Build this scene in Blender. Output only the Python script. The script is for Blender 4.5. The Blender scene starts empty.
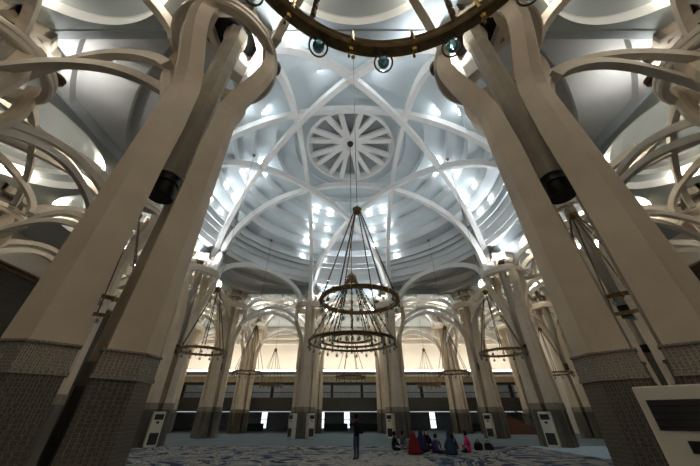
import bpy, bmesh, math, random
from math import sin, cos, pi, sqrt, radians, atan2
from mathutils import Vector, Matrix
random.seed(7)
SC = bpy.context.scene
COL = SC.collection
S = 1.1                       # model units (8 per bay) -> metres, applied at the end
F, PITCH, CX, CY, CZ, PX0 = 280.0, radians(33.37), -0.277, -16.245, 1.406, 347.1

def proj(x, y, z):
    dx, dy, dz = x-CX, y-CY, z-CZ
    c = dy*cos(PITCH)+dz*sin(PITCH); u = dz*cos(PITCH)-dy*sin(PITCH)
    return (PX0+F*dx/c, 233-F*u/c) if c > 0.2 else None
def seen(pts, m=70):
    for p in pts:
        q = proj(*p)
        if q and -m < q[0] < 700+m and -m < q[1] < 466+m: return True
    return False

# ------------------------------------------------------------------ materials
def nodemat(name):
    m = bpy.data.materials.new(name); m.use_nodes = True
    nt = m.node_tree; b = nt.nodes['Principled BSDF']
    return m, nt, b
def mat(name, col, rough=.6, metal=0.0, var=.12, scale=2.5, bump=0.0, bscale=40, spec=.35):
    m, nt, b = nodemat(name)
    tc = nt.nodes.new('ShaderNodeTexCoord')
    n = nt.nodes.new('ShaderNodeTexNoise'); n.inputs['Scale'].default_value = scale; n.inputs['Detail'].default_value = 5
    nt.links.new(tc.outputs['Object'], n.inputs['Vector'])
    r = nt.nodes.new('ShaderNodeValToRGB')
    r.color_ramp.elements[0].position = .3; r.color_ramp.elements[1].position = .72
    r.color_ramp.elements[0].color = [c*(1-var) for c in col]+[1]
    r.color_ramp.elements[1].color = [min(1, c*(1+var)) for c in col]+[1]
    nt.links.new(n.outputs['Fac'], r.inputs['Fac']); nt.links.new(r.outputs['Color'], b.inputs['Base Color'])
    b.inputs['Roughness'].default_value = rough; b.inputs['Metallic'].default_value = metal
    b.inputs['Specular IOR Level'].default_value = spec
    if bump:
        n2 = nt.nodes.new('ShaderNodeTexNoise'); n2.inputs['Scale'].default_value = bscale
        nt.links.new(tc.outputs['Object'], n2.inputs['Vector'])
        bp = nt.nodes.new('ShaderNodeBump'); bp.inputs['Strength'].default_value = bump; bp.inputs['Distance'].default_value = .02
        nt.links.new(n2.outputs['Fac'], bp.inputs['Height']); nt.links.new(bp.outputs['Normal'], b.inputs['Normal'])
    return m
def emit(name, col, st):
    m, nt, b = nodemat(name)
    b.inputs['Base Color'].default_value = (*col, 1)
    b.inputs['Emission Color'].default_value = (*col, 1); b.inputs['Emission Strength'].default_value = st
    return m
def tilemat(name, dark, light, scale, rough=.35):
    """zellige: interlaced star lattice from two crossed sets of rings"""
    m, nt, b = nodemat(name)
    tc = nt.nodes.new('ShaderNodeTexCoord')
    v = nt.nodes.new('ShaderNodeTexVoronoi'); v.feature = 'DISTANCE_TO_EDGE'; v.inputs['Scale'].default_value = scale
    v.inputs['Randomness'].default_value = .35
    nt.links.new(tc.outputs['Object'], v.inputs['Vector'])
    v2 = nt.nodes.new('ShaderNodeTexVoronoi'); v2.inputs['Scale'].default_value = scale*2.1; v2.inputs['Randomness'].default_value = .25
    nt.links.new(tc.outputs['Object'], v2.inputs['Vector'])
    r = nt.nodes.new('ShaderNodeValToRGB'); r.color_ramp.elements[0].position = .03; r.color_ramp.elements[1].position = .12
    r.color_ramp.elements[0].color = (*light, 1); r.color_ramp.elements[1].color = (*dark, 1)
    nt.links.new(v.outputs['Distance'], r.inputs['Fac'])
    r2 = nt.nodes.new('ShaderNodeValToRGB'); r2.color_ramp.elements[0].position = .18; r2.color_ramp.elements[1].position = .42
    r2.color_ramp.elements[0].color = (*light, 1); r2.color_ramp.elements[1].color = (*dark, 1)
    nt.links.new(v2.outputs['Distance'], r2.inputs['Fac'])
    mx = nt.nodes.new('ShaderNodeMix'); mx.data_type = 'RGBA'; mx.inputs[0].default_value = .5
    nt.links.new(r.outputs['Color'], mx.inputs[6]); nt.links.new(r2.outputs['Color'], mx.inputs[7])
    nt.links.new(mx.outputs[2], b.inputs['Base Color'])
    b.inputs['Roughness'].default_value = rough
    return m
def carpetmat(name, cols, scale, stretch=(1, 1, 1)):
    m, nt, b = nodemat(name)
    tc = nt.nodes.new('ShaderNodeTexCoord'); mp = nt.nodes.new('ShaderNodeMapping'); mp.inputs['Scale'].default_value = stretch
    nt.links.new(tc.outputs['Object'], mp.inputs['Vector'])
    n = nt.nodes.new('ShaderNodeTexNoise'); n.inputs['Scale'].default_value = scale; n.inputs['Detail'].default_value = 3; n.inputs['Distortion'].default_value = 1.8
    nt.links.new(mp.outputs['Vector'], n.inputs['Vector'])
    r = nt.nodes.new('ShaderNodeValToRGB'); r.color_ramp.interpolation = 'CONSTANT'
    el = r.color_ramp.elements
    el[0].position = 0; el[0].color = (*cols[0][1], 1); el[1].position = cols[1][0]; el[1].color = (*cols[1][1], 1)
    for p, c in cols[2:]:
        e = el.new(p); e.color = (*c, 1)
    nt.links.new(n.outputs['Fac'], r.inputs['Fac']); nt.links.new(r.outputs['Color'], b.inputs['Base Color'])
    b.inputs['Roughness'].default_value = .95; b.inputs['Specular IOR Level'].default_value = .1
    return m

M = dict(
    conc=mat('warm_concrete', (.59, .495, .375), .55, var=.10, scale=1.3, bump=.12, bscale=25),
    ring=mat('pale_concrete', (.66, .575, .48), .6, var=.06, scale=2),
    core=mat('grey_concrete', (.37, .335, .27), .6, var=.1),
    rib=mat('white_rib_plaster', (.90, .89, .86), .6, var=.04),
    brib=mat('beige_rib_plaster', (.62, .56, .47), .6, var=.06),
    dome=mat('blue_white_plaster', (.62, .69, .72), .6, var=.03, scale=.6),
    domeedge=mat('white_plaster', (.84, .87, .88), .6, var=.03),
    ceil=mat('grey_plaster', (.48, .545, .575), .7, var=.05, scale=.5),
    cream=mat('cream_plaster', (.77, .72, .645), .7, var=.03, scale=.4),
    ochre=mat('ochre_band', (.52, .42, .27), .7),
    darkwall=mat('dark_grille', (.055, .05, .042), .6, var=.3, scale=8),
    grey=mat('grey_wall', (.34, .35, .33), .7),
    green=mat('dark_green_panel', (.02, .06, .05), .5),
    wood=mat('dark_wood', (.10, .045, .028), .5, var=.25, scale=5),
    black=mat('black_metal', (.02, .02, .02), .4, .3),
    bronze=mat('aged_bronze', (.24, .165, .08), .34, .9, var=.35, scale=9),
    dkbronze=mat('dark_bronze', (.10, .065, .035), .4, .8, var=.3, scale=9),
    gold=mat('brass', (.75, .5, .16), .25, 1.0),
    tile=tilemat('zellige_tile', (.05, .043, .034), (.22, .19, .14), 20),
    frieze=tilemat('carved_frieze', (.16, .14, .11), (.50, .45, .36), 26, .6),
    recess_shade=mat('painted_recess_shade', (.02, .02, .02), .8),
    acw=mat('ac_cream_enamel', (.66, .62, .52), .4, var=.03),
    acd=mat('ac_dark_grille', (.03, .03, .03), .5),
    floor=mat('blue_grey_carpet', (.10, .135, .155), .95, var=.12, scale=.6, spec=.1),
    lamp=emit('dome_lamp_glow', (.92, .97, 1.0), 13),
    blamp=emit('bay_lamp_glow', (.95, .97, 1.0), 2.1),
    cove=emit('cove_glow', (1.0, .90, .76), 7.5),
    cornerfill=emit('corner_fill_glow', (1.0, .97, .93), 45),
    flood=emit('dome_fill_glow', (.94, .97, 1.0), 185),
    down=emit('down_fill_glow', (1.0, .88, .74), 55),
    rimfill=emit('rim_fill_glow', (1.0, .90, .76), 32),
    gal=emit('gallery_fill_glow', (.95, .97, 1.0), 2.6),
    under=emit('under_balcony_fill', (.92, .97, 1.0), .22),
    day=emit('daylit_window', (.85, .95, 1.0), .7),
)
m, nt, b = nodemat('turquoise_glass')
b.inputs['Base Color'].default_value = (.30, .62, .66, 1); b.inputs['Roughness'].default_value = .06
b.inputs['Transmission Weight'].default_value = .75; b.inputs['IOR'].default_value = 1.3
M['glass'] = m
M['rug'] = carpetmat('patterned_carpet', [(0, (.012, .015, .04)), (.38, (.05, .085, .12)), (.43, (.22, .205, .175)), (.47, (.03, .03, .06)), (.49, (.25, .235, .2)), (.53, (.07, .11, .14)), (.56, (.012, .012, .04)), (.61, (.2, .185, .155))], .36, (1, .9, 1))
M['palerug'] = carpetmat('pale_carpet', [(0, (.05, .055, .07)), (.40, (.24, .225, .195)), (.52, (.12, .12, .12)), (.56, (.27, .255, .22)), (.63, (.06, .065, .08))], 1.1)
M['bluerug'] = mat('light_blue_carpet', (.24, .33, .40), .95, var=.1, scale=2, spec=.1)

# ------------------------------------------------------------------ helpers
def mesh(name, verts, faces, material=None, parent=None, smooth=False, loc=(0, 0, 0), rot=0.0):
    me = bpy.data.meshes.new(name); me.from_pydata([tuple(v) for v in verts], [], faces)
    bm = bmesh.new(); bm.from_mesh(me); bmesh.ops.recalc_face_normals(bm, faces=bm.faces); bm.to_mesh(me); bm.free()
    if smooth:
        me.polygons.foreach_set('use_smooth', [True]*len(me.polygons))
        me.set_sharp_from_angle(angle=radians(38))
    if material: me.materials.append(material)
    o = bpy.data.objects.new(name, me); COL.objects.link(o)
    o.location = loc; o.rotation_euler = (0, 0, rot)
    if parent: o.parent = parent
    return o
def dup(src, parent=None, loc=None, rot=None):
    o = src.copy(); COL.objects.link(o)
    if parent: o.parent = parent
    if loc is not None: o.location = loc
    if rot is not None: o.rotation_euler = (0, 0, rot)
    return o
def kids(o): return list(o.children)
def copy_tree(root, loc, rot=0.0):
    r = dup(root, None, loc, rot)
    for c in kids(root):
        d = dup(c, r)
        for g in kids(c): dup(g, d)
    return r
def tag(o, label=None, cat=None, group=None, kind=None):
    if label: o['label'] = label
    if cat: o['category'] = cat
    if group: o['group'] = group
    if kind: o['kind'] = kind
    return o
def empty(name, loc=(0, 0, 0), rot=0.0, label=None, cat=None, group=None):
    o = bpy.data.objects.new(name, None); COL.objects.link(o); o.empty_display_size = .2
    o.location = loc; o.rotation_euler = (0, 0, rot)
    return tag(o, label, cat, group)
class G:
    """gathers shapes into one mesh"""
    def __init__(s): s.v = []; s.f = []
    def add(s, v, f):
        n = len(s.v); s.v += [tuple(a) for a in v]; s.f += [[i+n for i in q] for q in f]; return s
    def box(s, x0, x1, y0, y1, z0, z1):
        v = [(x, y, z) for z in (z0, z1) for y in (y0, y1) for x in (x0, x1)]
        return s.add(v, [(0, 2, 3, 1), (4, 5, 7, 6), (0, 1, 5, 4), (2, 6, 7, 3), (0, 4, 6, 2), (1, 3, 7, 5)])
    def obox(s, c, ax, hx, hy, z0, z1):
        a = Vector((cos(ax), sin(ax), 0)); b2 = Vector((-sin(ax), cos(ax), 0)); c = Vector(c)
        v = [tuple(c+a*hx*i+b2*hy*j)[:2]+(z,) for z in (z0, z1) for j in (-1, 1) for i in (-1, 1)]
        return s.add(v, [(0, 2, 3, 1), (4, 5, 7, 6), (0, 1, 5, 4), (2, 6, 7, 3), (0, 4, 6, 2), (1, 3, 7, 5)])
    def loft(s, rings, closed=False, caps=True):
        n = len(rings[0]); v = [p for r in rings for p in r]; f = []
        k = len(rings)
        for i in range(k if closed else k-1):
            a, b2 = i*n, ((i+1) % k)*n
            for j in range(n): f.append((a+j, a+(j+1) % n, b2+(j+1) % n, b2+j))
        if caps and not closed: f.append(tuple(range(n-1, -1, -1))); f.append(tuple((k-1)*n+j for j in range(n)))
        return s.add(v, f)
    def tube(s, p, q, r, n=6, r2=None):
        p, q = Vector(p), Vector(q); d = (q-p).normalized()
        a = d.orthogonal().normalized(); b2 = d.cross(a)
        r2 = r if r2 is None else r2
        return s.loft([[p+(a*cos(t)+b2*sin(t))*r for t in [2*pi*i/n for i in range(n)]], [q+(a*cos(t)+b2*sin(t))*r2 for t in [2*pi*i/n for i in range(n)]]])
    def lathe(s, prof, n=48, c=(0, 0, 0), closed=False):
        rings = []
        for r, z in prof: rings.append([(c[0]+r*cos(2*pi*i/n), c[1]+r*sin(2*pi*i/n), c[2]+z) for i in range(n)])
        return s.loft(rings, closed=closed, caps=False)
    def out(s, name, material, parent=None, smooth=False, loc=(0, 0, 0), rot=0.0):
        return mesh(name, s.v, s.f, material, parent, smooth, loc, rot)
def ring_section(r0, r1, z0, z1): return [(r0, z0), (r1, z0), (r1, z1), (r0, z1)]
def sweep(g, path, nrm, w, d):
    """rectangular rib along a path lying in a vertical plane with normal nrm"""
    nrm = Vector(nrm).normalized(); P = [Vector(p) for p in path]; rings = []
    for i, p in enumerate(P):
        t = (P[min(i+1, len(P)-1)]-P[max(i-1, 0)]).normalized(); up = nrm.cross(t).normalized()
        if up.z < 0 and abs(up.z) > .2: up = -up
        elif i and up.dot(lastup) < 0: up = -up
        lastup = up
        rings.append([p+nrm*w/2-up*d/2, p+nrm*w/2+up*d/2, p-nrm*w/2+up*d/2, p-nrm*w/2-up*d/2])
    g.loft(rings); return g
def arch_path(a, b2, z0, rise, n=28, tpow=1.0, full=1.0):
    """half-ellipse standing on a and b2"""
    a, b2 = Vector((a[0], a[1], 0)), Vector((b2[0], b2[1], 0)); c = (a+b2)/2; h = (b2-a)/2; P = []
    for i in range(n+1):
        th = pi*(1-i/n); p = c+h*cos(th); P.append((p.x, p.y, z0+rise*sin(th)))
    return P

# ------------------------------------------------------------------ floor, carpets
def structure(o): o['kind'] = 'structure'; return o
structure(G().box(-23.5, 23.5, -23, 30, -.3, 0).out('floor', M['floor']))
tag(G().box(-12.5, 10.2, -17, 4.4, .0, .012).out('carpet', M['rug']), 'large carpet with swirling navy, cream and teal pattern across the hall floor', 'carpet')
tag(G().box(-2.0, 2.9, -9, -.6, .012, .022).out('rug', M['palerug']), 'pale cream patterned rug panel under the standing photographer', 'rug')
tag(G().box(10.2, 14.6, -17, 4.2, .0, .012).out('carpet_runner', M['bluerug']), 'plain light blue carpet strip along the right edge of the patterned carpet', 'carpet')

# ------------------------------------------------------------------ columns
HD, W = .95, .56                                  # half diagonal of the plan, leg width
def leg_r(z):
    if z < 7.4: return 1.0-.08*z/7.4
    if z < 9.9:
        t = (z-7.4)/2.5; return .92+.66*t*t*(3-2*t)
    t = min(1, (z-9.9)/1.2); return 1.58-.12*t*t*(3-2*t)
def leg_sect(z, grow=0.0):
    """one leg takes a chamfered corner of the square, diagonally set plan"""
    r = leg_r(z); k = 1-.20*min(1, z/5.0)-.18*min(1, max(0, (z-6.3)/2.8))
    ch, d = .18*k+grow*.4, .33*k+grow
    sl = (leg_r(z+.1)-leg_r(z-.1))/.2; q = 1+.3*min(1, abs(sl)*1.5)
    d2 = d*q; r2 = r+grow
    return [(r2, ch, z), (r2-d2, ch+d, z), (r2-d2-.16*k, ch+d-.16*k, z), (r2-d2-.24*k, .10, z), (r2-d2-.24*k, -.10, z), (r2-d2-.16*k, -(ch+d-.16*k), z), (r2-d2, -(ch+d), z), (r2, -ch, z)]
def make_column(fine):
    root = empty('column')
    zs = [2.11, 4.0, 5.0, 5.9]+[5.9+5.2*i/(22 if fine else 11) for i in range(1, (23 if fine else 12))]
    leg = G().loft([leg_sect(z) for z in zs]).out('leg', M['conc'], root)
    base = G().loft([leg_sect(z, .02) for z in (0, 1.80)]).out('tile_base', M['tile'], leg)
    fr = G().loft([leg_sect(1.80, .045), leg_sect(1.84, .045)])
    fr.loft([leg_sect(1.84, .03), leg_sect(2.11, .03)]).loft([leg_sect(2.11, .05), leg_sect(2.135, .05)])
    fr = fr.out('frieze', M['frieze'], leg)
    for k in range(1, 4):
        l2 = dup(leg, root, rot=k*pi/2)
        for c in (base, fr): dup(c, l2)
    g = G()
    prof = [(1.27, 10.52), (1.46, 10.52), (1.52, 10.57), (1.52, 10.67), (1.49, 10.69), (1.49, 10.78), (1.52, 10.80), (1.52, 10.90), (1.49, 10.92), (1.49, 11.0), (1.46, 11.05), (1.27, 11.05)]
    g.lathe(prof, 56 if fine else 28, closed=True).out('ring', M['ring'], root, True)
    g = G()
    g.lathe([(0.02, 5.55), (.29, 5.55), (.29, 8.1), (.285, 8.11), (.29, 8.12), (.29, 11.5), (.33, 11.6), (.36, 11.8), (.36, 12.2), (0.02, 12.2)], 8)
    g.out('core', M['core'], root)
    G().lathe([(0.02, 5.05), (.235, 5.05), (.25, 5.1), (.25, 5.3), (.22, 5.32), (.22, 5.36), (.25, 5.38), (.25, 5.55), (0.02, 5.55)], 16).out('lamp_can', M['black'], root, True)
    cap = G()
    for k in range(4):                            # raised square frame turned 45 degrees, plus a straight one: a star
        for a0, R, wd in ((pi/4, .78, .1), (0, .74, .1)):
            a = a0+k*pi/2
            cap.obox((R*cos(a), R*sin(a), 0), a, wd, R+wd, 11.86, 12.29)
    cap.out('capital', M['brib'], root)
    G().obox((0, 0, 0), pi/4, .72, .72, 12.2, 12.28).out('recess_shade_plate', M['recess_shade'], root)  # black plate paints in the shade of a ceiling opening
    return root
COLS = {
 (-4, -12): 'huge beige four-legged column filling the left foreground',
 (4, -12): 'huge beige four-legged column filling the right foreground',
 (-12, -12): 'column beyond the left picture edge, only its curved top ring showing high at upper left',
 (12, -12): 'column beyond the right picture edge, only its curved top ring showing high at upper right',
 (-12, -4): 'pale column glimpsed through the slot of the big left foreground column',
 (12, -4): 'pale column glimpsed through the slot of the big right foreground column',
 (-12, 4): 'leaning-looking column just right of the big left foreground column, with white air conditioner',
 (12, 4): 'column just left of the big right foreground column, air conditioner at its left foot',
 (-12, 12): 'second four-legged column inward from the big left foreground column, at the dome corner',
 (12, 12): 'second four-legged column inward from the big right foreground column, at the dome corner',
 (-4, 12): 'slender far column left of the hanging chandeliers with two air conditioners at its foot',
 (4, 12): 'slender far column right of the hanging chandeliers with one air conditioner at its foot',
 (-12, 20): 'small distant column by the balcony, nearest the far left corner chandelier',
 (12, 20): 'small distant column by the balcony, beside the staircase on the right',
 (-4, 20): 'most distant column directly behind the slender far left-centre column',
 (4, 20): 'most distant column directly behind the slender far right-centre column',
 (-20, 20): 'corner column at the far left end of the balcony wall',
 (20, 20): 'corner column at the far right end of the balcony wall',
 (-20, 12): 'outer row column near the left side wall, next to the far corner',
 (20, 12): 'outer row column near the right side wall, next to the far corner',
 (-20, 4): 'outer row column along the left side wall, midway down the hall',
 (20, 4): 'outer row column along the right side wall, midway down the hall',
 (-20, -4): 'outer row column along the left side wall, nearest the viewer',
 (20, -4): 'outer row column along the right side wall, nearest the viewer',
}
cpos = {k: k for k in COLS}
fine = make_column(True); far = make_column(False); first = {'f': fine, 'n': far}
for (x, y), lab in COLS.items():
    k = 'f' if y < -6 else 'n'
    px = x*.945 if y == -12 and abs(x) == 12 else x
    o = first[k] if not first[k].get('label') else copy_tree(fine if k == 'f' else far, (0, 0, 0))
    if not o.get('label'): pass
    o.location = (px, y, 0)
    tag(o, lab, 'column', 'four-legged columns of the hall')

# ------------------------------------------------------------------ dome and ceilings
def polar(name, prof, half, cx, cy, material, n=160, mats=None):
    """profile of (radius, z) turned about a point and clamped to a square of half-size half"""
    v, f, mi = [], [], []
    for r, z in prof:
        for i in range(n):
            a = 2*pi*i/n; rs = half/max(abs(cos(a)), abs(sin(a))); rr = min(r, rs)
            v.append((cx+rr*cos(a), cy+rr*sin(a), z))
    for k in range(len(prof)-1):
        for i in range(n):
            a = k*n+i; b2 = k*n+(i+1) % n; c = b2+n; d = a+n
            ra, rb = prof[k][0], prof[k+1][0]
            t = 2*pi*(i+.5)/n; rs = half/max(abs(cos(t)), abs(sin(t)))
            if min(ra, rb) >= rs-1e-3: continue
            f.append((a, b2, c, d)); mi.append(1 if abs(ra-rb) < .06 and mats else 0)
    me = bpy.data.meshes.new(name); me.from_pydata(v, [], f)
    me.materials.append(material)
    if mats: me.materials.append(mats)
    me.polygons.foreach_set('material_index', mi)
    me.polygons.foreach_set('use_smooth', [True]*len(f)); me.set_sharp_from_angle(angle=radians(30))
    o = bpy.data.objects.new(name, me); COL.objects.link(o)
    return structure(o)
dome_prof = [(18, 12.4), (15.2, 12.4), (15.16, 12.8), (13.3, 12.8), (13.26, 13.15), (11.75, 13.15),
  (11.73, 13.55), (11.73, 14.1), (11.64, 14.1), (11.64, 13.57), (11.60, 13.57), (11.6, 13.95),   (11.6, 14.35), (11.6, 15.0), (11.5, 15.0), (11.5, 14.37), (11.47, 14.37), (11.45, 14.85), (11.45, 15.5), (11.34, 15.5), (11.34, 14.87), (11.2, 14.88), (11.18, 15.25), (11.18, 15.9), (11.07, 15.9), (11.07, 15.27), (10.95, 15.3), (10.93, 16.05), (10.93, 16.5), (10.82, 16.5), (10.82, 16.1),
  (10.0, 16.4), (9.98, 17.4), (8.9, 17.75), (8.88, 18.75), (7.7, 19.0), (7.68, 19.75), (6.2, 20.0), (6.18, 20.5), (4.75, 20.7), (4.73, 20.95),
  (3.85, 21.0), (3.5, 20.95), (3.46, 21.15), (3.3, 21.2)]
polar('ceiling', dome_prof[:6], 12, 0, 0, mat('pale_grey_plaster', (.70, .71, .70), .7, var=.04, scale=.5), 192)
polar('ceiling', dome_prof[5:], 12, 0, 0, M['dome'], 192, M['domeedge'])
fg = G()
for s in (-1, 1):
    fg.box(-12.12, 12.12, s*12-.12, s*12+.12, 12.25, 14.3); fg.box(s*12-.12, s*12+.12, -12.12, 12.12, 12.25, 14.3)
structure(fg.out('trim_1', M['ceil']))
polar('ceiling', [(3.35, 21.2), (1.2, 21.9), (.02, 22.1)], 12, 0, 0, mat('dark_grey_plaster', (.36, .38, .38), .7, var=.05), 64)
# oculus rosette
ros = empty('oculus_rosette', (0, 0, 0), 0, 'grey star rosette of paired spokes closing the eye of the dome', 'rosette')
G().lathe([(.02, 21.25), (.22, 21.3), (.28, 21.5), (.2, 21.75), (.02, 21.8)], 16).out('boss', M['dkbronze'], ros, True)
rs = None
for k in range(8):
    for sgn in (-1, 1):
        if rs is None:
            rs = sweep(G(), [(.15, .12, 21.72), (1.5, .17, 21.42), (2.2, .32, 21.24), (3.6, .58, 20.93)], (-.15, .95, 0), .42, .3).out('spoke', M['rib'], ros)
            rs.rotation_euler[2] = pi/8
        else:
            o = dup(rs, ros); o.rotation_euler[2] = pi/8+k*pi/4
            if sgn > 0: o.scale = (1, -1, 1)
G().lathe(ring_section(3.55, 3.78, 20.68, 20.95), 72, closed=True).out('rim', M['rib'], ros, True)
# the eight interlaced ribs of the dome
cage = empty('dome_ribs', (0, 0, 0), 0, 'white interlaced rib cage crossing under the blue-white dome', 'dome ribs')
Z0 = 10.9
def superarch(a, b2, z0, rise, n=44):
    a, b2 = Vector((a[0], a[1], 0)), Vector((b2[0], b2[1], 0)); c = (a+b2)/2; h = (b2-a)/2; P = []
    for i in range(n+1):
        th = pi*(1-i/n); p = c+h*cos(th); P.append((p.x, p.y, z0+rise*(max(0, sin(th))**.92)))
    return P
for s in (-1, 1):
    sweep(G(), superarch((s*4, -10.8), (s*4, 10.8), Z0, 9.5), (1, 0, 0), .36, .5).out('rib', M['rib'], cage)
    sweep(G(), superarch((-10.8, s*4), (10.8, s*4), Z0, 9.5), (0, 1, 0), .36, .5).out('rib', M['rib'], cage)
    d = 7.3
    sweep(G(), superarch((-11.35*1, s*(-11.35+d)*-1), (s*0+(-(d-11.35)), -s*11.35*1), Z0, 8.55), Vector((1, s, 0)), .36, .5).out('rib', M['rib'], cage) if False else None
for sx in (-1, 1):
    for sy in (-1, 1):                            # line sx*x + sy*y = 7.3
        p = (sx*11.35, sy*(7.3-11.35)); q = (sx*(7.3-11.35), sy*11.35)
        sweep(G(), superarch(p, q, Z0, 8.55), (sx, sy, 0), .36, .5).out('rib', M['rib'], cage)
for (sx, sy), lab in {(-1, 1): 'white arch spanning the far left corner below the dome', (1, 1): 'white arch spanning the far right corner below the dome',
                      (-1, -1): 'white arch spanning the near left corner below the dome', (1, -1): 'white arch spanning the near right corner below the dome'}.items():
    p = (sx*5.0, sy*11.0); q = (sx*11.0, sy*5.0)
    tag(sweep(G(), superarch(p, q, 11.0, 2.15, 28), (sx, sy, 0), .36, .42).out('corner_arch', M['rib']), lab, 'arch', 'corner arches under the dome')

# bay ceilings with stepped dishes and their rib vaults
bays = [(8*i, 8*j) for i in range(-2, 3) for j in range(-2, 3) if max(abs(i), abs(j)) == 2]
dish = [(6, 12.3), (3.72, 12.3), (3.7, 12.75), (3.66, 12.76), (3.1, 12.8), (3.08, 13.1), (2.5, 13.14), (2.48, 13.4), (1.9, 13.44), (1.88, 13.64), (.9, 13.7), (.02, 13.72)]
side = {-16: 'left', -8: 'left of centre', 0: 'centre', 8: 'right of centre', 16: 'right'}
depth = {-16: 'overhead', -8: 'near', 0: 'middle', 8: 'far', 16: 'farthest'}
tile = None
def edge_key(a, b2): return tuple(sorted((a, b2)))
done = set()
for bx, by in bays:
    m_, e_ = (M['ceil'], M['domeedge'])
    if tile is None:
        tile = polar('ceiling', dish, 4, 0, 0, M['ceil'], 96, M['domeedge']); o = tile
    else: o = dup(tile)
    o.location = (bx, by, 0); structure(o)
    if not seen([(bx+dx, by+dy, z) for dx in (-4, -2, 0, 2, 4) for dy in (-4, -2, 0, 2, 4) for z in (10.5, 12.3)], 5): continue
    if by == -16: lab = {0: 'beige ribs of the vault directly overhead between the two foreground columns', -8: 'beige ribs of the overhead vault at upper left corner', 8: 'beige ribs of the overhead vault at upper right corner', -16: 'beige ribs overhead beyond far upper left', 16: 'beige ribs overhead beyond far upper right'}[bx]
    elif by == 16: lab = {0: 'cream-lit ribs of the middle vault behind the chandeliers along the far wall', -8: 'cream-lit rib vault along the far wall, left of the chandeliers', 8: 'cream-lit rib vault along the far wall, right of the chandeliers', -16: 'rib vault in the far left corner of the hall', 16: 'rib vault in the far right corner of the hall'}[bx]
    else: lab = '%s interlaced rib vault along the %s side of the hall' % ({-8: 'nearest', 0: 'middle', 8: 'farther'}[by], 'left' if bx < 0 else 'right')
    root = empty('rib_vault', (bx, by, 0), 0, lab, 'vault', 'rib vaults around the dome')
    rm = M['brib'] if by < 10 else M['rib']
    cs = [(-4, -4), (4, -4), (4, 4), (-4, 4)]
    for k in range(4):
        a, b2 = cs[k], cs[(k+1) % 4]
        key = edge_key((a[0]+bx, a[1]+by), (b2[0]+bx, b2[1]+by))
        if key in done or (abs(key[0][0]) == 4 and abs(key[1][0]) == 4 and key[0][1] == -20 and key[1][1] == -12) or (abs(key[0][0]) == 4 and abs(key[1][0]) == 4 and key[0][1] == key[1][1] and abs(key[0][1]) == 12) or (abs(key[0][1]) == 4 and abs(key[1][1]) == 4 and key[0][0] == key[1][0] and abs(key[0][0]) == 12): continue
        done.add(key)
        d = Vector((b2[0]-a[0], b2[1]-a[1], 0)).normalized(); n_ = Vector((-d.y, d.x, 0))
        for off in (-.32, .32):
            p = Vector((a[0], a[1], 0))+d*1.22+n_*off; q = Vector((b2[0], b2[1], 0))-d*1.22-n_*off
            P = []
            for i in range(19):
                t = i/18; w_ = p.lerp(q, t); P.append((w_.x, w_.y, (9.5 if off > 0 else 8.95)+1.3*sin(pi*t)**.8))
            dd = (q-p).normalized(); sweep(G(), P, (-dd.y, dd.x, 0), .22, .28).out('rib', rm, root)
    for sx, sy in ((1, 1), (1, -1)):
        d = Vector((sx, sy, 0)).normalized(); n_ = Vector((-d.y, d.x, 0))
        for off in (-.85, .85):
            p = -d*(4*sqrt(2)-1.3)+n_*off; q = d*(4*sqrt(2)-1.3)+n_*off
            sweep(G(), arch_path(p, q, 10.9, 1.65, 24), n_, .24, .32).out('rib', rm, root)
    for sx, sy in () if by == -16 else ((1, 0), (0, 1)) if abs(bx) == abs(by) else ((0, 1),) if abs(bx) == 16 else ((1, 0),):
        d = Vector((sx, sy, 0)); n_ = Vector((-d.y, d.x, 0))
        for off in (-1.6, 1.6):
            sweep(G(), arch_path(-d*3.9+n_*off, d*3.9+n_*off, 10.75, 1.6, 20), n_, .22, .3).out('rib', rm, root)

# ------------------------------------------------------------------ walls
def wall(name, x0, x1, y0, y1, z0, z1, m_): return structure(G().box(x0, x1, y0, y1, z0, z1).out(name, m_))
wall('wall_back', -23.5, 23.5, 25.0, 25.3, 6.0, 12.4, M['cream'])
wall('wall_gallery', -23.5, 23.5, 29.0, 29.3, 0, 6.2, M['grey'])
wall('wall_left', -23.7, -23.4, -23, 30, 0, 12.4, M['cream'])
wall('wall_right', 23.4, 23.7, -23, 30, 0, 12.4, M['cream'])
wall('wall_front', -23.5, 23.5, -23.3, -23, 0, 12.4, M['cream'])
strip = G()
for s in (-1, 1): strip.box(s*21.7-1.75, s*21.7+1.75, -23, 29.3, 12.3, 12.5)
strip.box(-20, 20, 20, 25.3, 12.3, 12.5).box(-20, 20, -23, -20, 12.3, 12.5)
structure(strip.out('ceiling_strip', M['ceil']))
structure(G().box(-23.5, 23.5, 22.6, 29.3, 6.1, 6.25).out('ceiling_gallery', M['grey']))
# far balcony
bal = empty('balcony', (0, 21.9, 0), 0, 'dark balcony running along the far wall behind the columns', 'balcony')
def BX(name, x0, x1, y0, y1, z0, z1, m_, par, kind=None): return G().box(x0, x1, y0-par.location[1], y1-par.location[1], z0, z1).out(name, m_, par)
BX('floor_slab', -23.3, 23.3, 22.0, 29, 2.05, 2.25, M['darkwall'], bal)
BX('parapet', -23.3, 23.3, 21.85, 22.05, 2.05, 3.35, M['darkwall'], bal)
rg = G()
for i in range(-116, 117): rg.box(i*.2-.015, i*.2+.015, .0, .03, 3.35, 3.85)
rg.out('balusters', M['black'], bal)
BX('handrail', -23.3, 23.3, 21.88, 21.98, 3.85, 3.93, M['dkbronze'], bal)
BX('fascia', -23.3, 23.3, 21.8, 22.6, 4.95, 5.55, M['ochre'], bal)
BX('cornice', -23.3, 23.3, 21.6, 22.7, 5.55, 5.75, M['cream'], bal)
BX('lintel', -23.3, 23.3, 21.9, 22.6, 4.7, 4.95, M['darkwall'], bal)
pg = None
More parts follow.
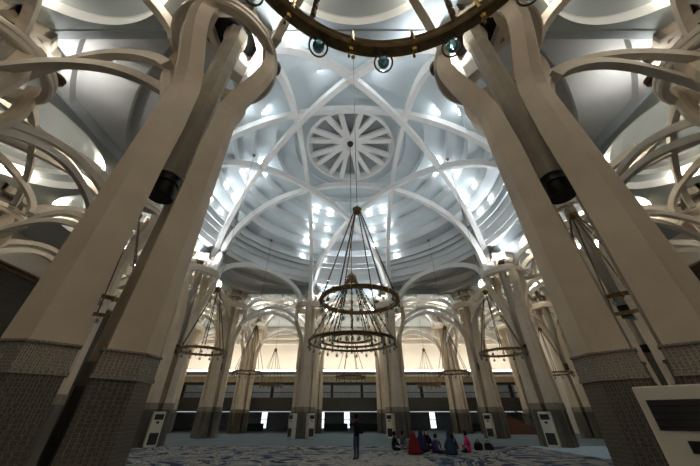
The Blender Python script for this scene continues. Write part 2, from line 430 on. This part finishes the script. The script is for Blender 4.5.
for i in range(-6, 7):
    if pg is None: pg = G().box(-.16, .16, -.16, .16, 3.35, 4.75).out('post', M['black'], bal, loc=(i*3.6+1.5, .6, 0))
    else: dup(pg, bal, (i*3.6+1.5, .6, 0))
tag(G().box(-23, 23, 22.75, 23.2, 6.26, 6.4).out('cove_light', M['cove']), 'glowing warm light cove along the top of the far balcony', 'cove light')
# cream wall horizontal mouldings
for i, z in enumerate((9.9, 10.6, 11.4)):
    structure(G().box(-23.4, 23.4, 24.75-.12*i, 25.0, z, z+.18).out('trim_%d' % (i+2), M['cream']))
# windows and panels under the balcony
wn = 0
for x in (-14.9, -11.4, -3.7, -.3, 11.2, 15.5):
    wn += 1
    fr = structure(G().box(x-.45, x+.45, 28.85, 29.0, .15, 2.05).out('window_%d' % wn, M['black']))
    G().box(x-.36, x+.36, 28.8, 28.86, .22, 1.1).box(x-.36, x+.36, 28.8, 28.86, 1.18, 2.0).out('pane', M['day'], fr)
pn = None
for k, (x, w_, lab) in enumerate(((-1.7, 1.5, 'dark green panel under the balcony left of the standing person'), (3.2, 1.7, 'dark green panel under the balcony right of the standing person'),
                       (-12.8, 2.0, 'dark green panel under the balcony at left of the hall'), (14.8, 1.6, 'dark green panel under the balcony behind the staircase'))):
    o = G().box(-w_, w_, -.1, .1, 0, .78).out('low_partition', M['green'], loc=(x, 26.5, 0)); tag(o, lab, 'partition')
# side galleries: dark screens high on the side walls
for s, nm in ((-1, 'left'), (1, 'right')):
    for j, (y0, y1) in enumerate(((-22, -12.5), (-11.5, -4.5), (-3.5, 3.5), (4.5, 11.5))):
        pos = ('nearest', 'second', 'third', 'farthest')[j]
        r = empty('screen_panel', (s*23.25, (y0+y1)/2, 0), 0, '%s dark wood-framed screen along the %s side wall' % (pos, nm), 'screen', 'side wall screens')
        h = (y1-y0)/2
        G().box(-.05, .05, -h, h, .0, 9.7).out('screen', M['darkwall'], r)
        f_ = G()
        for yy in (-h, h-.3): f_.box(-.16, .16, yy, yy+.3, 0, 9.95)
        for zz in (2.2, 5.2, 9.65): f_.box(-.16, .16, -h, h, zz, zz+.3)
        f_.out('frame', M['wood'], r)
    structure(G().box(s*23.1-.3, s*23.1+.3, -23, 30, 9.98, 10.25).out('trim_%d' % (5+(s > 0)), M['cream']))
# staircase at right
st = empty('staircase', (0, 0, 0), 0, 'dark brown staircase climbing to the balcony at the right, behind the columns', 'staircase')
sg = G()
for i in range(14): sg.box(13.6+i*.42, 13.6+(i+1)*.42, 17.6, 19.2, 0, 2.4-i*.165)
sg.out('steps', M['wood'], st)
h_ = G()
h_.tube((13.6, 17.62, 3.2), (19.5, 17.62, .9), .06)
for i in range(15): h_.tube((13.6+i*.42, 17.62, 2.4-i*.164), (13.6+i*.42, 17.62, 3.2-i*.164), .022)
h_.out('handrail', M['dkbronze'], st)

# ------------------------------------------------------------------ lamps of the dome and bays, added fill lights
lampo = None
rows = [(10.85, 15.62), (9.9, 16.95), (8.8, 18.25), (7.6, 19.38)]
for az in (-15.6, 15.6, -27, 27, -79, 79, -87.5, 87.5, -126, 126, -165, 165):
    for r, z in rows:
        a = radians(az)
        if lampo is None:
            lampo = G().box(-.18, .18, -.05, .05, -.07, .07).out('dome_light', M['lamp']); o = lampo
        else: o = dup(lampo)
        o.location = (r*sin(a), r*cos(a), z); o.rotation_euler = (0, 0, -a)
        tag(o, 'bright rectangular lamp set in a riser of the stepped dome', 'lamp', 'lamps in the stepped dome')
fl0 = None  # fill lights added on the rings to brighten the dome from below
for k, (x, y) in enumerate([(sx*a, sy*b2) for a, b2 in ((4, 12), (12, 4)) for sx in (-1, 1) for sy in (-1, 1)]):
    sx, sy = (1 if x > 0 else -1), (1 if y > 0 else -1)
    p = (x-sx*1.24, y-sy*.57, 11.05) if abs(x) < abs(y) else (x-sx*.57, y-sy*1.24, 11.05)
    if fl0 is None:
        fl0 = empty('fill_light', p); o = fl0
        G().lathe([(.02, 0), (.12, 0), (.24, .10), (.25, .26), (.235, .26), (.22, .13), (.02, .12)], 20).out('housing', M['dkbronze'], fl0, True)
        G().lathe([(.005, .15), (.21, .15), (.21, .17), (.005, .17)], 20).out('lens', M['flood'], fl0)
    else: o = copy_tree(fl0, p)
    tag(o, 'small upward floodlight added on the top ring of a column to light the dome', 'lamp', 'added fill lights on the column rings')
fl2 = None  # weaker fill lights added to lift the near upper corners
for sx in (-1, 1):
    o = empty('fill_light', (sx*10.4, -11.05, 11.05))
    for c in kids(fl0):
        d = dup(c, o)
        if c.data.materials[0] == M['flood']:
            d.data = fl2 = fl2 or c.data.copy(); d.data.materials.clear(); d.data.materials.append(M['cornerfill'])
    tag(o, 'small dim floodlight added on the column ring high at the upper %s of the picture' % ('left' if sx < 0 else 'right'), 'lamp')
rimd = []
def rim_data():
    if not rimd:
        d = bl.data.copy(); d.materials.clear(); d.materials.append(M['rimfill']); rimd.append(d)
    return rimd[0]
bl = None
for bx, by in bays:
    for k in (range(4) if by > -16 else (0, 1)):
        for da in (-.13, .13):
            a = pi/4+k*pi/2+da; p = (bx+3.58*cos(a), by+3.58*sin(a), 12.55)
            if by > -16 and not seen([p], 20): continue
            if bl is None: bl = G().box(-.2, .2, -.05, .05, -.1, .1).out('ceiling_light', M['blamp']); o = bl
            else: o = dup(bl)
            o.location = p; o.rotation_euler = (0, 0, a+pi/2)
            if by == -16: o.data = rim_data()  # overhead rim lamps are out-of-view fill, added to brighten the column tops
            tag(o, 'small rectangular fill lamp added in the rim of a ceiling dish directly overhead' if by == -16 else 'small rectangular lamp in the rim of a round ceiling dish around the dome', 'lamp', 'added fill lamps in the overhead dishes' if by == -16 else 'lamps in the ceiling dishes')

for x, lab in ((0, 'round downlight added in the middle of the overhead ceiling dish'), (-8, 'round downlight added in the ceiling dish overhead to the left'), (8, 'round downlight added in the ceiling dish overhead to the right')):
    r = empty('fill_downlight', (x, -17.6, 13.6), 0, lab, 'lamp')  # out-of-view fill lamps, added to light the foreground columns
    G().lathe([(.02, -.05), (.30, -.05), (.32, -.06)], 24).out('lens', M['down'], r)
    G().lathe([(.32, -.08), (.38, -.06), (.38, .1), (.02, .1)], 24).out('housing', M['ring'], r)
gl = G()
tag(G().box(-22, 22, 25.5, 25.7, 5.95, 6.1).out('gallery_fill', M['gal']), 'long added fill strip above the balcony seating at the back', 'lamp')  # added strip, brightens the wall behind the balcony
tag(G().box(-22, 22, 25.5, 25.7, 1.97, 2.05).out('gallery_fill', M['under']), 'long added fill strip on the underside of the balcony', 'lamp')  # added strip, lifts the wall below the balcony slab
# ------------------------------------------------------------------ chandeliers
def lamp_part(root, R, a, z, first):
    return None
def hanging_lamp(root, lod):
    g = G(); n = 10 if lod else 6
    g.tube((0, .05, 0), (0, .02, -.1), .009, 5).tube((0, -.05, 0), (0, -.02, -.1), .009, 5)
    k = 20 if lod else 8                          # hoop
    P = [(-.045*cos(2*pi*i/k), .068*sin(2*pi*i/k), -.16+.055*cos(2*pi*i/k)) for i in range(k)]
    for i in range(k): g.tube(P[i], P[(i+1) % k], .007, 5)
    o = g.out('lamp', M['dkbronze'], root, True)
    G().lathe([(.003, -.205), (.02, -.2), (.038, -.185), (.044, -.16), (.038, -.135), (.024, -.12), (.02, -.10), (.003, -.10)], 14 if lod else 8).out('glass_bulb', M['glass'], o, True)
    return o
def ringmesh(g, R, z, h=.11, t=.075, n=72):
    g.lathe([(R-t/2, z), (R+t/2, z), (R+t/2+.012, z+.02), (R+t/2-.01, z+.035), (R+t/2, z+h-.03), (R+t/2+.012, z+h-.015), (R+t/2, z+h), (R-t/2, z+h), (R-t/2-.012, z+h-.015), (R-t/2, z+h-.03), (R-t/2, z+.03), (R-t/2-.012, z+.015)], n, closed=True)
def small_chandelier(lod):
    """origin at the ring's centre"""
    root = empty('chandelier')
    g = G(); ringmesh(g, 1.12, 0, n=96 if lod else 40); g.out('ring', M['bronze'], root, True)
    cg = None
    for k in range(6):
        if cg is None:
            cg = G(); p, q = Vector((1.12, 0, .1)), Vector((.1, 0, 3.4)); N = 40
            cg.tube(p, q, .013, 5)
            for i in range(N):
                c = p.lerp(q, (i+.5)/N); cg.tube(c-(q-p)/N*.33, c+(q-p)/N*.33, .024, 5)
            cg = cg.out('chain', M['dkbronze'], root)
        else: dup(cg, root, rot=k*pi/3)
    G().lathe([(.012, 3.2), (.06, 3.24), (.16, 3.38), (.17, 3.46), (.07, 3.55), (.025, 3.62), (.012, 3.7)], 16).out('boss', M['bronze'], root, True)
    lm = None; NL = 14
    for k in range(NL):
        a = 2*pi*(k+.5)/NL
        if lm is None: lm = hanging_lamp(root, lod); o = lm
        else:
            o = dup(lm, root); dup(lm.children[0], o)
        o.location = (1.12*cos(a), 1.12*sin(a), 0); o.rotation_euler = (0, 0, a)
    sd = None
    for k in range(NL):
        a = 2*pi*k/NL
        if sd is None:
            sd = G(); sd.lathe([(.002, -.05), (.018, -.045), (.027, -.022), (.018, 0), (.012, .01), (.012, .02)], 8)
            sd.tube((-.06, 0, .0), (-.06, 0, .15), .012, 5).tube((.06, 0, .0), (.06, 0, .15), .012, 5).tube((-.06, 0, .13), (.06, 0, .13), .012, 5)
            sd = sd.out('stud', M['gold'], root, True); o = sd
        else: o = dup(sd, root)
        o.location = (1.12*cos(a), 1.12*sin(a), 0); o.rotation_euler = (0, 0, a)
    return root
CH = {
 (0, -16.3, 3.82): 'bronze ring chandelier with turquoise glass lamps cut off by the top of the picture',
 (.08, -8.3, 4.2): 'single ring chandelier hanging highest in the centre, overlapping the tiered one behind',
 (-8, -8, 4.2): 'ring chandelier mostly hidden behind the big left foreground column',
 (8, -8, 4.2): 'ring chandelier mostly hidden behind the big right foreground column',
 (-7.75, -.9, 4.2): 'ring chandelier at left between the foreground column and the dome corner columns',
 (7.9, -.5, 4.2): 'ring chandelier at right between the foreground column and the dome corner columns',
 (-7.8, 7.4, 4.2): 'second ring chandelier on the left, hanging in front of a far column',
 (7.8, 7.4, 4.2): 'second ring chandelier on the right, hanging in front of a far column',
 (0, 8, 3.95): 'small dark ring chandelier just below the tiered one in the centre',
 (-8, 16, 4.1): 'tiny distant ring chandelier near the far wall, left of centre',
 (8, 16, 4.1): 'tiny distant ring chandelier near the far wall, right of centre',
 (-16, 8, 4.2): 'ring chandelier in the left side aisle behind the columns',
 (16, 8, 4.2): 'ring chandelier in the right side aisle behind the columns',
}
def dome_z(r):
    best = 12.3
    for (r0, z0), (r1, z1) in zip(dome_prof, dome_prof[1:]):
        if r1 <= r <= r0: best = z0+(z1-z0)*(r0-r)/max(1e-6, r0-r1)
    return best
big = small_chandelier(True); sml = small_chandelier(False); used = set()
for (x, y, z), lab in CH.items():
    src = big if y < -5 else sml
    o = src if src.name not in used else copy_tree(src, (0, 0, 0)); used.add(src.name)
    o.location = (x, y, z); CHO = CH
    tag(o, lab, 'chandelier', 'single ring chandeliers')
for o in [o for o in COL.objects if o.get('category') == 'chandelier']:
    x, y, z = o.location
    r = max(abs(x), abs(y))
    top = dome_z(sqrt(x*x+y*y)) if r < 11.9 else 13.7
    g = G().tube((0, 0, 3.65), (0, 0, top-z+.02), .012, 5)
    g.lathe([(.01, top-z-.14), (.10, top-z-.1), (.13, top-z), (.13, top-z+.06)], 10)
    g.out('cord', M['bronze'], o)
# large tiered chandelier
tc = empty('tiered_chandelier', (0, 0, 4.8), 0, 'largest chandelier, three concentric rings hanging low in the centre of the dome', 'chandelier')
g = G(); ringmesh(g, 2.37, 0, .12, .09, 96); g.out('outer_ring', M['bronze'], tc, True)
g = G(); ringmesh(g, 1.78, .12, .11, .08, 80); g.out('middle_ring', M['bronze'], tc, True)
g = G(); ringmesh(g, 1.12, .22, .11, .08, 64); g.out('inner_ring', M['bronze'], tc, True)
G().lathe([(.02, 3.7), (.34, 3.7), (.36, 3.78), (.3, 3.86), (.32, 4.0), (.2, 4.15), (.06, 4.25), (.02, 4.4)], 20).out('crown', M['bronze'], tc, True)
for R, z, N in ((2.37, .12, 12), (1.78, .23, 8), (1.12, .33, 8)):
    c0 = None
    for k in range(N):
        if c0 is None:
            c0 = G(); p, q = Vector((R, 0, z)), Vector((.3, 0, 3.75)); c0.tube(p, q, .02, 5)
            for i in range(1, 6): c0.tube(p.lerp(q, i/6-.01), p.lerp(q, i/6+.01), .05, 6)
            c0 = c0.out('chain', M['dkbronze'], tc)
        else: dup(c0, tc, rot=2*pi*k/N)
lm = None
for R, z, N in ((2.37, 0, 24), (1.78, .12, 18), (1.12, .22, 12)):
    for k in range(N):
        a = 2*pi*(k+.5)/N
        if lm is None: lm = hanging_lamp(tc, False); o = lm
        else:
            o = dup(lm, tc); dup(lm.children[0], o)
        o.location = (R*cos(a), R*sin(a), z); o.rotation_euler = (0, 0, a); o.scale = (1.25, 1.25, 1.5)
G().tube((0, 0, 4.3), (0, 0, 21.5-4.8), .02, 6).out('cord', M['bronze'], tc)

# ------------------------------------------------------------------ air conditioners
def make_ac():
    r = empty('air_conditioner')
    g = G().box(-.3, .3, -.2, .2, .04, 1.68); g.box(-.28, .28, -.18, .18, 0, .04)
    o = g.out('cabinet', M['acw'], r)
    bv = o.modifiers.new('bevel', 'BEVEL'); bv.width = .018; bv.segments = 2
    g = G().box(-.235, .235, -.212, -.2, 1.28, 1.55)
    g.out('outlet_vent', M['acd'], r)
    g = G()
    for i in range(4): g.box(-.23, .23, -.222, -.21, 1.305+i*.06, 1.32+i*.06)
    g.out('louvre', M['black'], r)
    G().box(-.235, .235, -.212, -.2, .12, .66).out('intake_grille', M['acd'], r)
    G().box(-.08, .08, -.212, -.2, 1.1, 1.2).out('control_panel', M['black'], r)
    return r
AC = [((3.28, -12.72), -1, 'cream floor-standing air conditioner in the bottom right corner beside the foreground column'),
      ((-4.72, 11.28), -1, 'white air conditioner on the left of the pair at the far left-centre column'),
      ((-3.28, 11.28), 1, 'white air conditioner on the right of the pair at the far left-centre column'),
      ((3.28, 11.28), -1, 'white air conditioner at the foot of the far right-centre column behind the seated group'),
      ((11.28, 3.28), -1, 'white air conditioner at the foot of the column just left of the big right column'),
      ((11.28, 11.28), -1, 'white air conditioner at the foot of the second column from the big right column'),
      ((-11.28, 3.28), 1, 'white air conditioner at the foot of the column just right of the big left column')]
ac = make_ac()
for i, ((x, y), s, lab) in enumerate(AC):
    o = ac if i == 0 else copy_tree(ac, (0, 0, 0))
    o.location = (x, y, .0125); o.rotation_euler = (0, 0, s*pi/4)
    tag(o, lab, 'air conditioner', 'floor-standing air conditioners')

# ------------------------------------------------------------------ people
def cloth(name, c): return mat(name, c, .85, var=.15, scale=14, spec=.15)
PM = dict(skin=mat('skin', (.42, .26, .18), .55, var=.05), hair=cloth('dark_hair', (.015, .012, .01)), navy=cloth('navy_jacket', (.02, .025, .055)),
          jeans=cloth('blue_jeans', (.05, .075, .125)), shoe=cloth('dark_shoes', (.02, .018, .016)), black=cloth('black_cloth', (.012, .012, .014)),
          red=cloth('red_cloth', (.13, .008, .012)), pink=cloth('magenta_cloth', (.42, .015, .12)), purple=cloth('purple_cloth', (.045, .03, .11)),
          teal=cloth('teal_navy_cloth', (.015, .035, .065)), indigo=cloth('indigo_cloth', (.018, .015, .055)), grey=cloth('grey_cloth', (.10, .10, .11)))
K = 1/S
def skin_body(name, parent, joints, bones, matfn, mats, root='pelvis', sub=2):
    names = list(joints); idx = {n: i for i, n in enumerate(names)}
    me = bpy.data.meshes.new(name); me.from_pydata([Vector(joints[n][:3])*K for n in names], [(idx[a], idx[b2]) for a, b2 in bones], [])
    o = bpy.data.objects.new(name, me); COL.objects.link(o)
    md = o.modifiers.new('skin', 'SKIN'); md.use_smooth_shade = True
    for i, n in enumerate(names):
        sv = me.skin_vertices[0].data[i]; r = joints[n][3]*K; ry = (joints[n][4] if len(joints[n]) > 4 else joints[n][3])*K
        sv.radius = (r, ry); sv.use_root = (n == root)
    o.modifiers.new('sub', 'SUBSURF').levels = sub
    dg = bpy.context.evaluated_depsgraph_get(); dg.update()
    nm = bpy.data.meshes.new_from_object(o.evaluated_get(dg))
    bpy.data.objects.remove(o); bpy.data.meshes.remove(me)
    nm.name = name; nm.materials.clear()
    for m_ in mats: nm.materials.append(m_)
    for p in nm.polygons: p.material_index = matfn(p.center/K); p.use_smooth = True
    o = bpy.data.objects.new(name, nm); COL.objects.link(o); o.parent = parent
    return o
def finger_chains(j, bn, wrist, d, side, pre):
    """five short fingers from the wrist along direction d, curling"""
    w = Vector(wrist); d = Vector(d).normalized(); s = Vector(side).normalized(); c = d.cross(s).normalized()
    j[pre+'palm'] = (*(w+d*.055), .026, .018)
    bn.append((pre+'wrist', pre+'palm'))
    for i, (off, L) in enumerate(((-.03, .06), (-.01, .075), (.01, .07), (.03, .055))):
        a = w+d*.085+s*off; b2 = a+d*L*.6+c*.012; e = b2+d*L*.3+c*.03
        j[pre+'f%da' % i] = (*a, .010); j[pre+'f%db' % i] = (*b2, .009); j[pre+'f%dc' % i] = (*e, .007)
        bn += [(pre+'palm', pre+'f%da' % i), (pre+'f%da' % i, pre+'f%db' % i), (pre+'f%db' % i, pre+'f%dc' % i)]
    a = w+d*.03-s*.035; b2 = a+d*.04-s*.022
    j[pre+'ta'] = (*a, .011); j[pre+'tb'] = (*b2, .009); bn += [(pre+'wrist', pre+'ta'), (pre+'ta', pre+'tb')]
def face_bits(parent, head, fwd_sign=1):
    """eyes, nose and ears as small shapes; the head looks along +y of the figure"""
    g = G(); x, y, z = head
    for s in (-1, 1):
        g.lathe([(.002, -.012), (.012, 0), (.002, .012)], 8, (x+s*.032, y+.088, z+.005))
    g.out('eyes', PM['hair'], parent)
def scale_pts(g): g.v = [tuple(Vector(v)*K) for v in g.v]; return g

def standing():
    root = empty('person', (0.09, -2.35, .022), radians(38), 'standing person in dark jacket and blue jeans with a backpack, raising a camera', 'person')
    j = dict(pelvis=(0, 0, .86, .125, .10), waist=(0, 0, .98, .115, .09), chest=(0, .0, 1.18, .14, .105), neck0=(0, -.01, 1.33, .075), neck=(0, .0, 1.39, .05),
             head0=(0, .02, 1.46, .078, .085), head1=(0, .02, 1.54, .083, .09), head2=(0, .01, 1.60, .055, .06), nose=(0, .115, 1.49, .012),
             lhip=(-.085, 0, .80, .09), lknee=(-.085, .015, .46, .062), lank=(-.08, -.01, .09, .042), ltoe=(-.085, .12, .035, .038),
             rhip=(.085, 0, .80, .09), rknee=(.085, .015, .46, .062), rank=(.085, -.01, .09, .042), rtoe=(.09, .12, .035, .038),
             lsh=(-.17, -.01, 1.29, .062), lelb=(-.22, .17, 1.22, .044), Lwrist=(-.075, .27, 1.42, .029),
             rsh=(.17, -.01, 1.29, .062), relb=(.22, .17, 1.22, .044), Rwrist=(.075, .27, 1.42, .029))
    bn = [('pelvis', 'waist'), ('waist', 'chest'), ('chest', 'neck0'), ('neck0', 'neck'), ('neck', 'head0'), ('head0', 'head1'), ('head1', 'head2'), ('head0', 'nose')]
    for s in 'lr': bn += [('pelvis', s+'hip'), (s+'hip', s+'knee'), (s+'knee', s+'ank'), (s+'ank', s+'toe'), ('chest', s+'sh'), (s+'sh', s+'elb'), (s+'elb', s.upper()+'wrist')]
    finger_chains(j, bn, j['Lwrist'][:3], (.1, .15, 1), (1, .1, 0), 'L'); finger_chains(j, bn, j['Rwrist'][:3], (-.1, .15, 1), (-1, .1, 0), 'R')
    def mf(c):
        if c.z > 1.385 and abs(c.x) < .11 and c.y < .14: return 0
        if c.z > 1.415 and c.y > .2: return 0
        if c.z < .075: return 3
        if c.z < .84: return 2
        return 1
    skin_body('body', root, j, bn, mf, [PM['skin'], PM['navy'], PM['jeans'], PM['shoe']])
    face_bits(root, (0, .02*K, 1.51*K))
    hg = G(); prof = [(.004, .15), (.05, .145), (.09, .11), (.105, .05), (.103, -.01), (.09, -.05)]
    hg.lathe(prof, 20, (0, 0, 1.52)); hg.v = [((x), (y-.005 if y < .04 else .04+(y-.04)*.55), z) for x, y, z in hg.v]
    o = scale_pts(hg).out('hair', PM['hair'], root, True); o.modifiers.new('s', 'SOLIDIFY').thickness = .012
    bp = scale_pts(G().box(-.15, .15, -.31, -.115, .93, 1.33).box(-.12, .12, -.35, -.31, .96, 1.15)).out('backpack', PM['black'])
    b2 = bp.modifiers.new('bevel', 'BEVEL'); b2.width = .045; b2.segments = 3
    bp.location = root.location; bp.rotation_euler = root.rotation_euler
    tag(bp, 'dark backpack on the back of the standing person', 'backpack')
    cam = scale_pts(G().box(-.075, .075, .30, .345, 1.47, 1.575)).out('camera', PM['black'])
    G().tube(Vector((0, .345, 1.52))*K, Vector((0, .41, 1.52))*K, .034*K, 14).out('lens', PM['black'], cam, True)
    cam.location = root.location; cam.rotation_euler = root.rotation_euler
    tag(cam, 'black camera held up in front of the face of the standing person', 'camera')
standing()

def seated(px, ybase, face, main, scarf, label, k=1.0, lean=.06, legs=None):
    """cross-legged sitter; px,ybase = place on the floor, face = heading in degrees (0 = towards the far wall)"""
    root = empty('person', (px, ybase, .012), radians(-face), label, 'person', 'people seated in a circle on the carpet')
    L = lean
    j = dict(pelvis=(0, 0, .11, .15, .13), waist=(0, .01, .26, .13, .11), chest=(0, .02+L*.6, .45, .145, .105), neck0=(0, .02+L, .575, .075), neck=(0, .03+L, .63, .05),
             head0=(0, .055+L, .69, .076, .082), head1=(0, .05+L, .77, .082, .09), head2=(0, .04+L, .83, .055, .06), nose=(0, .15+L, .715, .012),
             lhip=(-.12, .03, .10, .095), lknee=(-.33, .27, .09, .068), lank=(.02, .36, .06, .045), ltoe=(.14, .37, .05, .035),
             rhip=(.12, .03, .10, .095), rknee=(.33, .27, .09, .068), rank=(-.02, .28, .07, .045), rtoe=(-.14, .28, .06, .035),
             lsh=(-.165, .02+L, .545, .06), lelb=(-.23, .12+L, .33, .044), Lwrist=(-.12, .28+L, .235, .029),
             rsh=(.165, .02+L, .545, .06), relb=(.23, .12+L, .33, .044), Rwrist=(.12, .28+L, .235, .029))
    bn = [('pelvis', 'waist'), ('waist', 'chest'), ('chest', 'neck0'), ('neck0', 'neck'), ('neck', 'head0'), ('head0', 'head1'), ('head1', 'head2'), ('head0', 'nose')]
    for s in 'lr': bn += [('pelvis', s+'hip'), (s+'hip', s+'knee'), (s+'knee', s+'ank'), (s+'ank', s+'toe'), ('chest', s+'sh'), (s+'sh', s+'elb'), (s+'elb', s.upper()+'wrist')]
    finger_chains(j, bn, j['Lwrist'][:3], (.35, 1, -.15), (1, -.3, 0), 'L'); finger_chains(j, bn, j['Rwrist'][:3], (-.35, 1, -.15), (-1, -.3, 0), 'R')
    lg = legs or main
    def mf(c):
        if c.z > .64 and c.y > -.02: return 0
        if c.y > .3+L and .16 < c.z < .28: return 0
        if c.z < .19 and c.y > .12: return 2
        return 1
    b_ = skin_body('body', root, j, bn, mf, [PM['skin'], PM[main], PM[lg]])
    face_bits(root, (0, (.052+L)*K, .735*K))
    hy = .045+L
    if scarf:                                     # long veil: hood opening to the face, falling over shoulders and back
        rings = []
        for z, rx, ry, cy in ((.885, .02, .02, hy-.01), (.868, .065, .07, hy-.012), (.82, .1, .108, hy-.012), (.74, .108, .118, hy-.012), (.66, .115, .118, hy-.02), (.58, .185, .135, hy-.035), (.46, .235, .165, hy-.05), (.3, .262, .2, hy-.075), (.14, .285, .235, hy-.09), (.03, .30, .25, hy-.095)):
            ring = []
            for i in range(28):
                a = 2*pi*i/28; x = rx*cos(a); y = ry*sin(a)
                w_ = 1+.035*sin(a*7+z*9)*(z < .55)
                if sin(a) > 0 and z > .62: y *= .80
                if .64 < z < .85 and sin(a) > .72: y *= .62
                ring.append((x*w_, cy+y*w_, z))
            rings.append(ring)
        o = scale_pts(G().loft(rings, caps=False)).out('veil', PM[scarf], root, True)
        # face window: delete the veil faces in front of the face
        bm = bmesh.new(); bm.from_mesh(o.data)
        bmesh.ops.delete(bm, geom=[f for f in bm.faces if .64*K < f.calc_center_median().z < .83*K and f.calc_center_median().y > (hy+.035)*K], context='FACES')
        bmesh.ops.delete(bm, geom=[f for f in bm.faces if f.calc_center_median().z < .44*K and f.calc_center_median().y > (hy+.06)*K], context='FACES')
        bm.to_mesh(o.data); bm.free()
        o.modifiers.new('s', 'SOLIDIFY').thickness = .01
    else:
        hg = G(); prof = [(.004, .145), (.05, .14), (.09, .105), (.103, .05), (.102, -.01), (.09, -.06)]
        hg.lathe(prof, 18, (0, hy, .745)); hg.v = [(x, (y if y < hy+.035 else hy+.035+(y-hy-.035)*.5), z) for x, y, z in hg.v]
        o = scale_pts(hg).out('hair', PM['hair'], root, True); o.modifiers.new('s', 'SOLIDIFY').thickness = .01
    root.scale = (k, k, k)
    return root
seated(2.05, 1.4, 75, 'black', None, 'person in black seated at the left end of the circle on the carpet', 1.0)
seated(2.62, 2.3, 120, 'grey', None, 'person in grey seated behind the red-veiled woman', .98)
seated(2.75, -.35, 20, 'red', 'red', 'woman in a long red veil seated with her back to the viewer', 1.08)
seated(3.32, .75, 25, 'indigo', 'indigo', 'woman in a dark indigo veil seated right beside the red-veiled one', 1.08)
seated(3.86, .1, 30, 'purple', None, 'person in purple seated between the indigo veil and the teal-navy figure', .93)
seated(3.95, 2.3, 180, 'black', 'black', 'woman in a black veil facing the viewer in the middle of the circle', 1.05)
seated(4.36, -.55, -15, 'teal', 'teal', 'figure in teal-navy cloak seated with back turned, centre of the circle', 1.0)
seated(4.8, .75, -60, 'black', None, 'person in black top seated left of the magenta-clad one', 1.03, legs='teal')
seated(5.3, 2.2, -130, 'grey', 'black', 'black-veiled person seated behind the magenta-clad one', 1.05)
seated(5.5, .35, -75, 'pink', None, 'person in a bright magenta top seated at the right end of the circle', 1.08, legs='black')
# black bag on the floor
bag = empty('bag', (6.45, 1.75, .012), radians(20), 'black bag slumped on the floor to the right of the magenta-clad person', 'bag')
g = G().loft([[(x*w_, y*w_*.55, z) for x, y in [(cos(t), sin(t)) for t in [2*pi*i/16 for i in range(16)]]] for z, w_ in ((0, .2), (.02, .26), (.15, .27), (.28, .22), (.34, .12))])
g.out('body', PM['black'], bag, True)
P = [(-.14+.28*i/10, 0, .3+.14*sin(pi*i/10)) for i in range(11)]; g = G()
for i in range(10): g.tube(P[i], P[i+1], .014, 6)
g.out('handle', PM['black'], bag, True)
tag(dup(bag, None, (6.95, 1.72, .012), radians(-35)), 'second black bag, right of the first one at the seated circle', 'bag')
bag2 = [o for o in COL.objects if o.get('label', '').startswith('second black bag')][0]
for c in kids(bag): dup(c, bag2)
bag2.scale = (.85, .85, .9)

# ------------------------------------------------------------------ light, camera, scale
w = bpy.data.worlds.new('world'); SC.world = w; w.use_nodes = True
w.node_tree.nodes['Background'].inputs['Color'].default_value = (.6, .7, .8, 1); w.node_tree.nodes['Background'].inputs['Strength'].default_value = .3
cam = bpy.data.cameras.new('camera'); co = bpy.data.objects.new('camera', cam); COL.objects.link(co)
cam.sensor_width = 36; cam.lens = F/700*36; cam.clip_start = .05; cam.clip_end = 300
cam.shift_x = (350-PX0)/700
co.location = (CX, CY, CZ); co.rotation_euler = (pi/2+PITCH, 0, 0); SC.camera = co
seenm = set()
for o in list(COL.objects):
    o.location = o.location*S
    if o.type == 'MESH' and o.data.name not in seenm:
        seenm.add(o.data.name); o.data.transform(Matrix.Scale(S, 4))
SC.view_settings.view_transform = 'Standard'; SC.view_settings.look = 'None'; SC.view_settings.gamma = 1
SC.view_settings.use_curve_mapping = False
SC.view_settings.exposure = 1.15
SC.cycles.max_bounces = 6; SC.cycles.diffuse_bounces = 4; SC.cycles.use_denoising = True
SC.cycles.sample_clamp_indirect = 4
